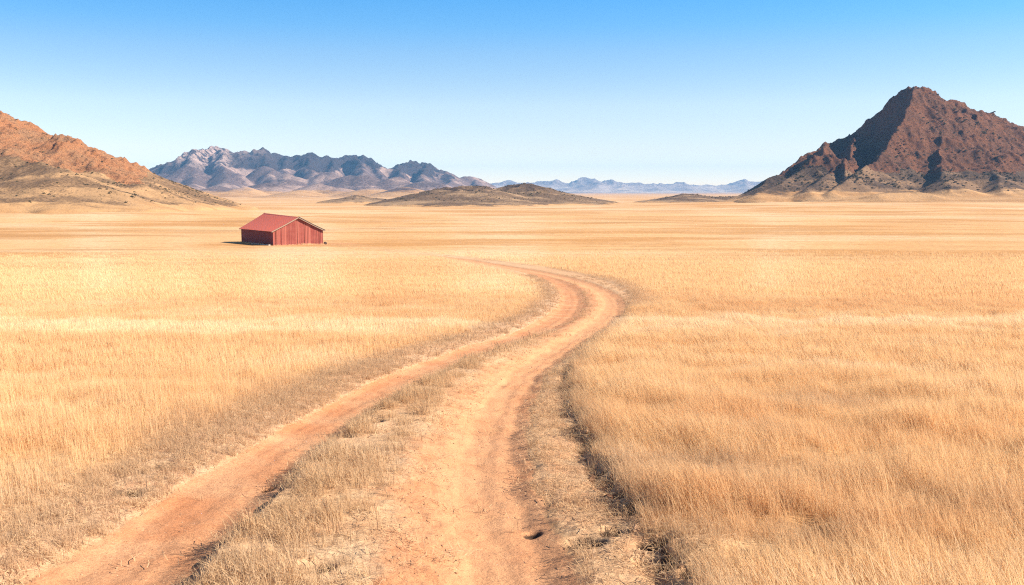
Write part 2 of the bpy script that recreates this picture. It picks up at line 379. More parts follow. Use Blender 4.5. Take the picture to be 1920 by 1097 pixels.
# ------------------------------------------------------------------ hills
def ridge_field(x, y, ridges, q=7.0, sharp=1.35, xs=1.0):
    x = x * xs
    acc = np.zeros_like(x); hm = np.zeros_like(x)
    for rd in ridges:
        pts = np.array([(*at(px, py, d)[:2], at(px, py, d)[2] + DROP, w) for px, py, d, w in rd]); pts[:, 0] *= xs
        if len(pts) == 1: pts = np.concatenate([pts, pts + np.array([[1, 0, 0, 0]])])
        v = np.zeros_like(x)
        for a, b in zip(pts[:-1], pts[1:]):
            ex, ey = b[0] - a[0], b[1] - a[1]; L = ex * ex + ey * ey + 1e-9
            t = np.clip(((x - a[0]) * ex + (y - a[1]) * ey) / L, 0, 1)
            d = np.hypot(x - a[0] - t * ex, y - a[1] - t * ey)
            h = a[2] + t * (b[2] - a[2]); w = a[3] + t * (b[3] - a[3])
            u = np.clip(1 - d / w, 0, 1)
            v = np.maximum(v, h * (0.45 * u ** 1.3 + 0.55 * sstep(0.25, 1.0, u)) if sharp == 'dome' else h * (0.25 * u + 0.75 * u ** sharp))
        acc += np.maximum(v, 0) ** q; hm = np.maximum(hm, v)
    return 0.5 * (acc ** (1 / q)) + 0.5 * hm

def build_hill(name, ridges, box, step, mat, rough, feat, rockf, warp=1.0, sharp=1.35, pale=None, extra=None, foot=5.0, xs=1.0):
    x0, x1, y0, y1 = box
    nx = int((x1 - x0) / step) + 1; ny = int((y1 - y0) / step) + 1
    X, Y = np.meshgrid(np.linspace(x0, x1, nx), np.linspace(y0, y1, ny))
    x = X.ravel(); y = Y.ravel()
    wx = warp * feat * (0.5 * fbm(x / feat / 1.6, y / feat / 1.6, 3, 90)); wy = warp * feat * (0.5 * fbm(x / feat / 1.6, y / feat / 1.6, 3, 95))
    H = ridge_field(x + wx * 0.5, y + wy, ridges, sharp=sharp, xs=xs)
    Hm = H.max()
    rel = np.clip(H / Hm, 0, 1)
    rock = rockf(x, y, H, rel)
    amp = rough * np.clip(H / (0.35 * Hm), 0, 1)
    n1 = ridged(x / feat, y / feat / 1.3, 6, 100, 0.55) - 0.45
    n2 = fbm(x / (feat * .3), y / (feat * .3), 5, 110, 0.6)
    n3 = ridged(x / (feat * .42), y / (feat * 1.6), 4, 115, 0.6) - 0.4
    H2 = H + amp * feat * (0.17 * n3 * rock + 0.32 * n1 * (0.35 + 0.65 * rock) + 0.06 * n2 * (0.3 + 1.3 * rock))
    if extra is not None: H2 = H2 + extra(x, y, H, rel)
    z = H2 - DROP - 0.6 * (1 - sstep(0, 1.2, H)) * 1.0
    zb = z_base(x, y) + undul(x, y)
    blend = sstep(0.0, 1.5, H)
    z = (zb - 0.7) * (1 - blend) + (np.maximum(zb, -DROP) - (-DROP) + z) * blend
    att = dict(rock=rock, scrub=np.clip(0.5 + 0.9 * fbm(x / (feat * 2.5), y / (feat * 1.2), 3, 120) + 0.25 * (rel > 0.15), 0, 1), foot=1 - sstep(foot * 0.1, foot * 1.4, H))
    if pale is not None: att['pale'] = pale(x, y, H, rel)
    me = grid_mesh(name, np.stack([x, y, z], 1), ny, nx, False, att, mat, lambda fa: (H[fa] > 0.02).any(1))
    add_obj(name, me, kind='structure')
    return X, Y, z.reshape(X.shape), H.reshape(X.shape), rock.reshape(X.shape)

GR = (0.60, 0.37, 0.175)
HILLS = {}
# left rocky hill
LH = [[(-700, 260, 700, 240), (-350, 190, 680, 230), (-120, 175, 660, 220), (0, 207, 640, 200), (18, 216, 640, 195), (36, 230, 638, 190), (54, 245, 636, 180), (84, 249, 634, 175),
       (105, 259, 632, 170), (120, 253, 630, 165), (138, 259, 628, 160), (156, 275, 626, 150), (171, 287, 624, 145), (192, 297, 622, 140), (217, 309, 620, 130),
       (241, 318, 618, 120), (262, 330, 616, 110), (275, 345, 614, 80), (316, 360, 612, 55), (361, 372, 610, 36), (406, 383, 610, 18)],
      [(120, 262, 620, 120), (150, 300, 590, 110), (200, 318, 575, 100), (271, 348, 560, 70), (320, 370, 550, 45), (350, 386, 540, 25)],
      [(-60, 250, 600, 140), (20, 290, 570, 120), (90, 318, 540, 100), (135, 331, 525, 90), (180, 351, 510, 75), (215, 368, 500, 60), (256, 386, 490, 45)],
      [(-160, 300, 560, 110), (-60, 350, 510, 80), (20, 375, 480, 60)]]
def rock_left(x, y, H, rel):
    px = 960 + x / y * F
    lim = np.interp(px, [-300, 0, 60, 150, 270, 300], [38, 30, 25, 21, 15, 30])
    spur = np.interp(px, [0, 120, 180, 275, 400], [0, 0, 0.0, 0.0, 0])
    far = sstep(535, 575, y + 22 * fbm(x / 30, y / 30, 3, 131))
    return np.clip(sstep(-8, 8, H - lim + 13 * fbm(x / 26, y / 26, 5, 130)) * far, 0, 1)
HILLS['l'] = build_hill('rocky_hill', LH, (-620, -90, 395, 860), 1.0,
    mat_hill('orange_rock_hill', (0.42, 0.175, 0.072), (0.36, 0.185, 0.09), (0.15, 0.07, 0.04), (0.39, 0.225, 0.105), (0.185, 0.108, 0.056), 7, 0.8), 0.7, 20, rock_left, foot=5, xs=1.5)
# right rocky mountain
RH = [[(1400, 372, 1000, 70), (1425, 350, 1030, 80), (1444, 333, 1050, 90), (1474, 318, 1065, 95), (1490, 305, 1080, 100), (1509, 290, 1090, 105), (1531, 279, 1100, 105), (1548, 266, 1110, 105),
       (1575, 259, 1125, 110), (1610, 245, 1135, 120), (1621, 225, 1138, 130), (1635, 216, 1138, 140), (1654, 203, 1135, 150), (1668, 187, 1130, 165), (1687, 172, 1125, 185),
       (1703, 166, 1120, 225), (1720, 165, 1120, 235), (1739, 167, 1122, 240), (1755, 175, 1125, 240), (1775, 186, 1128, 240), (1794, 189, 1130, 240), (1810, 198, 1132, 240),
       (1827, 209, 1135, 240), (1848, 217, 1138, 240), (1862, 211, 1140, 240), (1876, 219, 1142, 240), (1889, 230, 1145, 240), (1906, 231, 1150, 240), (1940, 240, 1155, 240), (2050, 250, 1170, 230), (2200, 300, 1180, 200), (2350, 350, 1190, 100)],
      [(1715, 168, 1110, 170), (1706, 190, 1075, 140), (1692, 222, 1040, 120), (1668, 266, 1005, 100), (1638, 305, 965, 85), (1600, 340, 920, 70), (1560, 366, 880, 45)],
      [(1765, 205, 1110, 140), (1772, 242, 1050, 120), (1764, 278, 1005, 100), (1768, 318, 955, 90), (1770, 345, 910, 85), (1780, 368, 870, 55)],
      [(1840, 215, 1130, 190), (1838, 262, 1060, 150), (1850, 305, 990, 120), (1870, 345, 920, 90), (1880, 368, 870, 55)],
      [(1960, 245, 1140, 190), (1955, 300, 1040, 150), (1965, 350, 930, 90)],
      [(1548, 270, 1070, 110), (1540, 290, 1030, 100), (1500, 325, 980, 80), (1455, 352, 930, 60), (1420, 368, 900, 45)],
      [(1600, 258, 1080, 110), (1590, 300, 1010, 90), (1545, 335, 950, 70), (1510, 360, 900, 50)],
      [(1490, 330, 985, 60), (1525, 297, 1000, 80), (1556, 289, 1000, 80), (1580, 302, 985, 65), (1588, 332, 940, 50)],
      [(1640, 372, 830, 50), (1690, 363, 850, 60), (1740, 372, 830, 50)],
      [(1480, 377, 930, 50), (1540, 374, 915, 100), (1600, 371, 900, 140), (1760, 370, 900, 150), (1900, 370, 910, 160), (2100, 372, 930, 160)]]
def rock_right(x, y, H, rel):
    return np.clip(sstep(-7, 7, H - 32 + 16 * fbm(x / 50, y / 50, 4, 140)) * sstep(890, 950, y + 30 * fbm(x / 40, y / 40, 3, 141)), 0, 1)
HILLS['r'] = build_hill('rocky_mountain', RH, (110, 900, 700, 1420), 1.5,
    mat_hill('brown_rock_mountain', (0.205, 0.082, 0.038), (0.155, 0.07, 0.037), (0.035, 0.02, 0.014), (0.21, 0.122, 0.064), (0.085, 0.053, 0.033), 12, 0.92), 0.58, 30, rock_right, warp=0.5, foot=11, xs=1.85)
# small hills in the middle of the plain and at the foot of the mountain
CH = [[(752, 382, 915, 30), (775, 371, 920, 80), (800, 360, 925, 130), (832, 351, 930, 160), (870, 348, 935, 170), (900, 348, 935, 170), (930, 356, 930, 140), (958, 366, 920, 110), (1000, 376, 905, 80), (1020, 384, 900, 40)],
      [(915, 366, 985, 90), (945, 354, 1000, 130), (965, 346, 1005, 170), (990, 343, 1005, 170), (1012, 349, 1005, 160), (1035, 356, 1000, 150), (1060, 369, 990, 80), (1085, 381, 980, 30)],
      [(640, 375, 1080, 60), (665, 366, 1090, 90), (700, 371, 1090, 70), (740, 376, 1080, 50)],
      [(1205, 383, 1050, 30), (1228, 378, 1080, 60), (1250, 371, 1100, 90), (1283, 362, 1110, 110), (1310, 364, 1110, 100), (1340, 369, 1100, 90), (1400, 366, 1100, 80), (1450, 360, 1100, 80)]]
HILLS['c'] = build_hill('low_hills', CH, (-260, 340, 730, 1300), 1.3,
    mat_hill('scrubby_low_hill', (0.13, 0.08, 0.05), (0.10, 0.062, 0.04), (0.06, 0.04, 0.028), (0.33, 0.205, 0.108), (0.145, 0.088, 0.05), 7, 0.8), 0.35, 24,
    lambda x, y, H, rel: 0.8 * sstep(0.55, 0.85, rel + 0.35 * fbm(x / 30, y / 20, 4, 150)), foot=1.6, xs=2.0)
# the mountain range
crest = [(120, 350, 260), (200, 338, 300), (261, 325, 340), (290, 315, 400), (315, 307, 430), (347, 292, 480), (365, 282, 500), (380, 279, 500), (400, 274, 520), (415, 277, 520), (430, 285, 500), (440, 293, 470),
         (447, 289, 480), (457, 284, 500), (477, 284, 500), (492, 281, 500), (505, 284, 500), (527, 287, 490), (537, 293, 470), (550, 294, 470), (565, 290, 470), (577, 287, 480), (595, 293, 460),
         (615, 297, 440), (627, 295, 440), (640, 292, 450), (652, 292, 450), (665, 288, 460), (677, 290, 460), (687, 300, 420), (702, 306, 400), (715, 313, 370), (731, 316, 350), (750, 308, 380), (770, 301, 400),
         (787, 306, 390), (800, 306, 390), (819, 318, 350), (837, 322, 330), (850, 333, 290), (865, 333, 280), (878, 329, 290), (894, 335, 260), (906, 342, 230), (918, 349, 190), (950, 358, 120)]
MR = [[(px, py, 4300 + 160 * math.sin(px * 0.05), w * 1.1) for px, py, w in crest]]
rs = random.Random(4)
for px, py, w in crest[3::3]:
    q = px + rs.uniform(-14, 14); d = 4200
    MR.append([(px, py + 3, d, w * .6), (q + rs.uniform(-8, 8), py * .6 + 360 * .4, d - 330, w * .5), (q + rs.uniform(-15, 15), py * .25 + 360 * .75 - 4, d - 750, w * .4), (q + rs.uniform(-20, 20), 362, d - 1200, w * .3)])
for px, py, d, w in [(350, 311, 3700, 380), (430, 322, 3600, 300), (492, 311, 3750, 330), (540, 325, 3500, 280), (610, 322, 3500, 260), (585, 312, 3900, 230), (655, 327, 3300, 330), (690, 330, 3300, 300), (740, 330, 3300, 280), (800, 338, 3200, 300),
                     (410, 349, 2800, 230), (498, 342, 2900, 270), (545, 335, 3100, 230), (300, 335, 3300, 300), (340, 345, 3000, 260), (460, 350, 2500, 160), (595, 345, 2700, 200), (520, 368, 2000, 150), (700, 352, 2400, 240), (640, 352, 2500, 200), (760, 350, 2300, 200), (560, 356, 2300, 170), (420, 358, 2300, 190)]:
    dx = rs.uniform(8, 22)
    MR.append([(px - dx, py + rs.uniform(3, 9), d + 30, w * .8), (px, py, d, w), (px + dx, py + rs.uniform(3, 9), d - 30, w * .8)])
def rock_mid(x, y, H, rel):
    return np.clip(sstep(0.42, 0.62, rel + 0.06 + 0.30 * fbm(x / 260, y / 260, 4, 160)) * sstep(3750, 3950, y), 0, 1)
def pale_mid(x, y, H, rel):
    px = 960 + x / y * F
    a = 1.3 * np.exp(-((px - 402) / 28) ** 2) + 0.75 * np.exp(-((px - 345) / 40) ** 2) * sstep(.5, .8, rel) + 0.4 * np.exp(-((px - 470) / 30) ** 2) * sstep(.6, .9, rel)
    return np.clip(a * 1.3, 0, 1) * sstep(0.35, 0.6, rel)
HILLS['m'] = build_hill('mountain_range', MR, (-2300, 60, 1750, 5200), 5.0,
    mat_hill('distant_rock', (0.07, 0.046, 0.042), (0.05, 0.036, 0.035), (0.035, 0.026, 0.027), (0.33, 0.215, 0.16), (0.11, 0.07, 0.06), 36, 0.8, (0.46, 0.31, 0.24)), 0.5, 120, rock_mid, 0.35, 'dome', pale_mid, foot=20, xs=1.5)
fc = [(820, 352), (870, 348), (900, 345), (925, 342), (950, 338), (975, 341), (1000, 340), (1020, 337), (1050, 338), (1065, 345), (1080, 343), (1092, 336), (1103, 332), (1112, 332), (1127, 337), (1150, 338), (1180, 341), (1220, 345), (1250, 344),
      (1285, 342), (1310, 346), (1350, 347), (1368, 342), (1385, 337), (1405, 337), (1425, 336), (1445, 340), (1500, 346), (1600, 350)]
FR = [[(px, py, 9600, 650) for px, py in fc]]
for px, py in [(925, 345), (1000, 346), (1110, 338), (1170, 346), (1290, 349), (1330, 352), (1400, 343), (1060, 350), (950, 352), (1230, 352)]:
    FR.append([(px, py, 9400, 500), (px + rs.uniform(-15, 15), py * .4 + 360 * .6 - 1, 8800, 420), (px + rs.uniform(-25, 25), 359, 8000, 300)])
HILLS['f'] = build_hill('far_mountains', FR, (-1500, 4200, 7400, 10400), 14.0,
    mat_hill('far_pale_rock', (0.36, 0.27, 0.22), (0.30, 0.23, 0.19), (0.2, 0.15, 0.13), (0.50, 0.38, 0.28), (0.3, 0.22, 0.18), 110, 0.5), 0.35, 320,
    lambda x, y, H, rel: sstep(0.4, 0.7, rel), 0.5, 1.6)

# ------------------------------------------------------------------ the barn
def mat_paint(name, col, col2, boards=0.0, rough=0.7, vary=0.35, dirt=0.4):
    m = NT(name); P = m.n('ShaderNodeTexCoord').outputs['Object']
    c = m.mix(m.ramp(m.noise(P, 0.8, 5, 0.6), 0.35, 0.7, 0, vary), col, col2)
    if boards:
        r = m.attr('board')
        c = m.mix(m.ramp(r, 0, 1, 0, boards, False), c, col2)
        c = m.mix(m.ramp(m.noise(m.scale(P, (6, 6, 0.35)), 2, 5, 0.7), 0.5, 0.75, 0, dirt), c, tuple(q * 0.55 for q in col))
    b = m.bump(m.noise(m.scale(P, (4, 4, 0.6)), 5, 4), 0.3, 0.01)
    return m.out(m.bsdf(c, rough, b, 0.3))
M_BOARD = mat_paint('red_board', (0.215, 0.036, 0.024), (0.40, 0.12, 0.08), 0.8)
M_SIDE = mat_paint('dark_red_board', (0.20, 0.026, 0.024), (0.25, 0.04, 0.033), 0.4)
M_ROOF = mat_paint('red_roof_metal', (0.74, 0.15, 0.065), (0.60, 0.17, 0.10), 0.0, 0.5, 0.5)
M_TRIM = mat_paint('cream_trim', (0.32, 0.22, 0.15), (0.24, 0.13, 0.09), 0.0)
M_DARK = mat_paint('dark_underside', (0.05, 0.03, 0.028), (0.07, 0.04, 0.03), 0.0)
M_STONE = mat_paint('pale_stone', (0.55, 0.47, 0.40), (0.42, 0.34, 0.28), 0.0)

def prism(co, fa, polys, thick, axis):
    """append a polygon (list of points) extruded by vector axis*thick"""
    n = len(polys); b = len(co)
    co += [tuple(p) for p in polys] + [tuple(np.array(p) + np.array(axis) * thick) for p in polys]
    fa.append([b + i for i in range(n)][::-1]); fa.append([b + n + i for i in range(n)])
    for i in range(n): j = (i + 1) % n; fa.append([b + i, b + j, b + n + j, b + n + i])
def poly_obj(name, co, fa, mat, parent, board=None, bevel=0.0):
    me = bpy.data.meshes.new(name); me.from_pydata(co, [], fa); me.update()
    import bmesh
    bm = bmesh.new(); bm.from_mesh(me); bmesh.ops.recalc_face_normals(bm, faces=bm.faces); bm.to_mesh(me); bm.free()
    me.materials.append(mat)
    if board is not None:
        a = me.attributes.new('board', 'FLOAT', 'POINT'); a.data.foreach_set('value', np.array(board, np.float32))
    return add_obj(name, me, parent)

def build_barn():
    c0 = on_ground(513, 460.5)                       # near corner
    u = np.array([-0.545, 0.838]); u /= np.linalg.norm(u)  # along the long side, away from us
    v = np.array([u[1], -u[0]]) * 1.0                # across the gable: to the right
    v = np.array([0.838, 0.545])
    WG, LS = 9.9, 19.0
    cx = c0[0]; cy = c0[1]
    zb = float(z_base(cx, cy)) - 0.15
    root = bpy.data.objects.new('barn', None); COL.objects.link(root)
    root.location = (cx, cy, zb); root.rotation_euler = (0, 0, math.atan2(v[1], v[0]))
    root.empty_display_size = 1
    root['label'] = 'low red barn with vertical boards and a red gabled roof alone on the yellow plain'
    root['category'] = 'barn'
    # local axes: x across the gable, y along the length (away)
    EH, RHT, RB = 3.0, 5.45, 5.85                     # eave, ridge front, ridge back (the old roof is a little higher at the back)
    def roofz(x, y, lift=0.0):
        r = RHT + (RB - RHT) * y / LS
        return EH + (r - EH) * (1 - abs(x - WG / 2) / (WG / 2)) + lift
    rb = random.Random(11)
    # gable walls: single boards side by side
    for gy, name, out in ((0.0, 'gable_wall', -1), (LS, 'gable_wall', 1)):
        co, fa, bd = [], [], []; x = 0.0
        while x < WG - 0.01:
            w = min(rb.choice([0.24, 0.3, 0.3, 0.36, 0.42]), WG - x)
            if WG - x - w < 0.12: w = WG - x
            o = out * rb.uniform(0.0, 0.045); xa, xb = x + 0.012, x + w - 0.012
            pts = [(xa, gy + o, -0.05 + rb.uniform(-.04, .08)), (xb, gy + o, -0.05 + rb.uniform(-.04, .08)), (xb, gy + o, roofz(xb, gy) - 0.06)]
            if xa < WG / 2 < xb: pts.append((WG / 2, gy + o, roofz(WG / 2, gy) - 0.06))
            pts.append((xa, gy + o, roofz(xa, gy) - 0.06))
            n0 = len(co); prism(co, fa, pts, 0.05, (0, -out, 0)); bd += [rb.random() ** 1.3] * (len(co) - n0); x += w
        n0 = len(co)                                   # battens over some joints
        for k in range(12):
            x = rb.uniform(.3, WG - .3)
            if abs(x - WG / 2) < 0.1: continue
            prism(co, fa, [(x, gy + out * .047, .1), (x + .07, gy + out * .047, .1), (x + .07, gy + out * .047, roofz(x, gy) - .2), (x, gy + out * .047, roofz(x, gy) - .2)], 0.03, (0, out, 0))
        bd += [1.0] * (len(co) - n0)
        # backing so no light leaks through the joints
        n0 = len(co); yy = gy - out * 0.06
        prism(co, fa, [(0.02, yy, -0.05), (WG - 0.02, yy, -0.05), (WG - 0.02, yy, EH - .08), (WG / 2, yy, roofz(WG / 2, gy) - .1), (0.02, yy, EH - .08)], 0.03, (0, -out, 0))
        bd += [0.0] * (len(co) - n0)
        poly_obj(name, co, fa, M_BOARD, root, bd)
    for sx, out in ((0.0, -1), (WG, 1)):
        co, fa, bd = [], [], []; y = 0.06
        while y < LS - 0.06:
            w = min(rb.uniform(0.26, 0.42), LS - 0.06 - y); o = out * rb.uniform(0, 0.03)
            prism(co, fa, [(sx + o, y + .006, -.05), (sx + o, y + w - .006, -.05), (sx + o, y + w - .006, EH - .05), (sx + o, y + .006, EH - .05)], 0.05, (-out, 0, 0))
            bd += [rb.random()] * 8; y += w
        n0 = len(co); xx = sx - out * 0.055
        prism(co, fa, [(xx, .1, -.05), (xx, LS - .1, -.05), (xx, LS - .1, EH - .08), (xx, .1, EH - .08)], 0.03, (-out, 0, 0)); bd += [0.] * (len(co) - n0)
        poly_obj('side_wall', co, fa, M_SIDE, root, bd)
    # roof panels with standing seams
    OV, OE, TH = 0.35, 0.45, 0.07
    for s in (-1, 1):
        co, fa = [], []
        def pt(f, y, lift):                            # f: 0 ridge, 1 eave edge
            x = WG / 2 + s * f * (WG / 2 + OE); yy = min(max(y, 0), LS)
            r = RHT + (RB - RHT) * y / LS
            slope = (r - EH) / (WG / 2)
            sag = -0.05 * math.sin(math.pi * min(f, 1)) * 1.0
            return (x, y, r - slope * abs(x - WG / 2) + lift + sag)
        ny = 44; nf = 6
        ys = [-OV + (LS + 2 * OV) * k / ny for k in range(ny + 1)]
        for lay in (0.0, TH):
            for j in range(ny + 1):
                for i in range(nf + 1): co.append(pt(i / nf, ys[j], lay))
        st = (ny + 1) * (nf + 1); q = lambda j, i, l: l * st + j * (nf + 1) + i
        for j in range(ny):
            for i in range(nf):
                fa.append([q(j, i, 1), q(j, i + 1, 1), q(j + 1, i + 1, 1), q(j + 1, i, 1)]); fa.append([q(j, i, 0), q(j + 1, i, 0), q(j + 1, i + 1, 0), q(j, i + 1, 0)])
            fa.append([q(j, nf, 0), q(j + 1, nf, 0), q(j + 1, nf, 1), q(j, nf, 1)]); fa.append([q(j, 0, 1), q(j + 1, 0, 1), q(j + 1, 0, 0), q(j, 0, 0)])
        for i in range(nf):
            fa.append([q(0, i, 0), q(0, i + 1, 0), q(0, i + 1, 1), q(0, i, 1)]); fa.append([q(ny, i, 1), q(ny, i + 1, 1), q(ny, i + 1, 0), q(ny, i, 0)])
        for k in range(1, 22):                         # seams
            y = -OV + (LS + 2 * OV) * k / 22
            for i in range(nf):
                a, b = pt(i / nf, y, TH - .002), pt((i + 1) / nf, y, TH - .002)
                prism(co, fa, [a, b, (b[0], b[1], b[2] + .018), (a[0], a[1], a[2] + .018)], 0.04, (0, 1, 0))
        panel = poly_obj('roof_panel', co, fa, M_ROOF, root)
        # bargeboards along the gable edges and the dark soffit beneath
        for gy, out in ((-OV, -1), (LS + OV, 1)):
            co, fa = [], []
            for i in range(nf):
                a, b = pt(i / nf, gy, -.14), pt((i + 1) / nf, gy, -.14); a2, b2 = pt(i / nf, gy, TH - .01), pt((i + 1) / nf, gy, TH - .01)
                prism(co, fa, [a, b, b2, a2], 0.06, (0, out, 0))
            poly_obj('bargeboard', co, fa, M_TRIM, panel)
            if s == 1:                                 # dark edge strip over the cream board on the far slope
                co, fa = [], []
                for i in range(nf):
                    a, b = pt(i / nf, gy, TH - .03), pt((i + 1) / nf, gy, TH - .03); a2, b2 = pt(i / nf, gy, TH + .11), pt((i + 1) / nf, gy, TH + .11)
                    prism(co, fa, [a, b, b2, a2], 0.09, (0, out, 0))
                poly_obj('edge_strip', co, fa, M_DARK, panel)
        co, fa = [], []
        for i in range(nf):
            a, b = pt(i / nf, -OV + .01, -.012), pt((i + 1) / nf, -OV + .01, -.012); a2, b2 = pt(i / nf, -.06, -.012), pt((i + 1) / nf, -.06, -.012)
            prism(co, fa, [a, b, b2, a2], 0.10, (0, 0, -1))
        poly_obj('soffit', co, fa, M_DARK, panel)
        # rafter ends under the long eaves
        for k in range(0, 18):
            y = 0.25 + k * (LS - .5) / 17; co, fa = [], []
            a = pt(0.93, y, -.02); b = pt(0.995, y, -.02)
            prism(co, fa, [a, b, (b[0], b[1], b[2] - .12), (a[0], a[1], a[2] - .16)], 0.08, (0, 1, 0))
            poly_obj('rafter_end', co, fa, M_TRIM if k == 0 else M_SIDE, panel)
    co, fa = [], []
    for sgn in (-1, 1):
        a = (WG / 2, -OV - .02, RHT - (RB - RHT) * OV / LS + TH + .015); b = (WG / 2, LS + OV, RB + (RB - RHT) * OV / LS + TH + .015)
        prism(co, fa, [a, (WG / 2 + sgn * .22, a[1], a[2] - .125), (WG / 2 + sgn * .22, b[1], b[2] - .125), b], 0.008, (0, 0, 1))
    poly_obj('ridge_cap', co, fa, M_ROOF, root)
    for x, y in ((0, 0), (WG, 0), (0, LS), (WG, LS)):  # corner boards
        co, fa = [], []; sx = -1 if x == 0 else 1; sy = -1 if y == 0 else 1
        prism(co, fa, [(x - .05 * 1, y - .05, -.05), (x + .05, y - .05, -.05), (x + .05, y + .05, -.05), (x - .05, y + .05, -.05)], EH - .06, (0, 0, 1))
        for i in range(len(co)): co[i] = (co[i][0] + sx * .04, co[i][1] + sy * .04, co[i][2])
        poly_obj('corner_board', co, fa, M_BOARD, root, [1.0] * len(co))
    return root, (cx, cy, zb, v, u, WG, LS)
barn, BI = build_barn()

# stones along the foot of the barn's dark side, one boulder by its right corner
def stone(name, loc, size, mat, seed, squash=0.6):
    import bmesh
    bm = bmesh.new(); bmesh.ops.create_icosphere(bm, subdivisions=2, radius=1)
    r = random.Random(seed)
    for q in bm.verts:
        k = 1 + 0.22 * math.sin(q.co.x * 3 + seed) * math.cos(q.co.y * 4 + seed * 2) + r.uniform(-.08, .08)
        q.co = Vector((q.co.x * k * size, q.co.y * k * size * 0.8, q.co.z * k * size * squash))
    me = bpy.data.meshes.new(name); bm.to_mesh(me); bm.free(); me.materials.append(mat)
    return add_obj(name, me)
cx, cy, zb, v, u, WG, LS = BI
g0 = np.array([cx, cy])
rr_ = random.Random(3)
for k in range(9):
    t = 0.5 + k * 1.15 + rr_.uniform(-.3, .3)
    p = g0 + u * t + v * -0.75
    o = stone('stone', None, rr_.uniform(.16, .3), M_STONE, k)
    o.location = (p[0], p[1], float(z_base(*p)) + .05)
    o['label'] = 'pale stone in the row along the foot of the shaded barn wall'; o['category'] = 'stone'; o['group'] = 'pale stones along the shaded barn wall'
p = g0 + v * (WG + 0.55) + u * -.1
o = stone('boulder', None, .32, M_DARK, 40, .8); o.location = (p[0], p[1], float(z_base(*p)) + .25)
o['label'] = 'dark boulder beside the right corner of the red barn'; o['category'] = 'boulder'

# ------------------------------------------------------------------ scattered plants (uncountable: one object per kind)
def blade_mesh(name, mat, n, hmin, hmax, width, lean, leanvar, spread, curl, seed, segs=3, head=0.0):
    r = random.Random(seed); co, fa, rnd = [], [], []
    for _ in range(n):
        bx, by = r.gauss(0, spread), r.gauss(0, spread); h = r.uniform(hmin, hmax)
        a = r.uniform(0, math.pi * 2); tilt = abs(r.gauss(0, leanvar))
        lx = -lean * r.uniform(.5, 1.3) + math.cos(a) * tilt; ly = math.sin(a) * tilt
        yaw = r.uniform(0, math.pi); wx, wy = math.cos(yaw) * width * r.uniform(.6, 1.2), math.sin(yaw) * width * r.uniform(.6, 1.2)
        b0 = len(co); rv = r.random()
        for s in range(segs + 1):
            t = s / segs; k = t ** (1 + curl)
            cxx = bx + lx * h * k; cyy = by + ly * h * k; cz = h * t * (1 - 0.28 * min(1.5, math.hypot(lx, ly)) * t * curl)
            ww = 1 - 0.75 * t
            if head and t > 0.6: ww = head
            if s == segs: ww = 0.12
            co += [(cxx - wx * ww, cyy - wy * ww, cz), (cxx + wx * ww, cyy + wy * ww, cz)]; rnd += [rv, rv]
        for s in range(segs): i = b0 + 2 * s; fa.append((i, i + 1, i + 3, i + 2))
    me = raw_mesh(name, np.array(co), np.array(fa), {'brnd': np.array(rnd)}, mat, False)
    return bpy.data.objects.new(name, me)

def litter_mesh(name, mat, n, L, width, spread, seed):
    r = random.Random(seed); co, fa, rnd = [], [], []
    for _ in range(n):
        x, y, z = r.gauss(0, spread), r.gauss(0, spread), r.uniform(.005, .04); a = r.gauss(0, 0.6) + (math.pi if r.random() < .5 else 0)
        l = L * r.uniform(.3, 1.3); dx, dy = math.cos(a) * l, math.sin(a) * l; nx, ny = -math.sin(a) * width, math.cos(a) * width
        b = len(co); up = r.uniform(0.0, .05); bend = r.uniform(-.25, .25) * l
        for t in (0, .5, 1):
            zz = z + up * math.sin(t * math.pi) + (r.uniform(0, .03) if t == 1 else 0)
            ox = -math.sin(a) * bend * math.sin(t * math.pi); oy = math.cos(a) * bend * math.sin(t * math.pi)
            co += [(x + dx * t - nx + ox, y + dy * t - ny + oy, zz), (x + dx * t + nx + ox, y + dy * t + ny + oy, zz + width)]
        rv = r.random(); rnd += [rv] * 6
        fa += [(b, b + 1, b + 3, b + 2), (b + 2, b + 3, b + 5, b + 4)]
    me = raw_mesh(name, np.array(co), np.array(fa), {'brnd': np.array(rnd)}, mat, False)
    return bpy.data.objects.new(name, me)

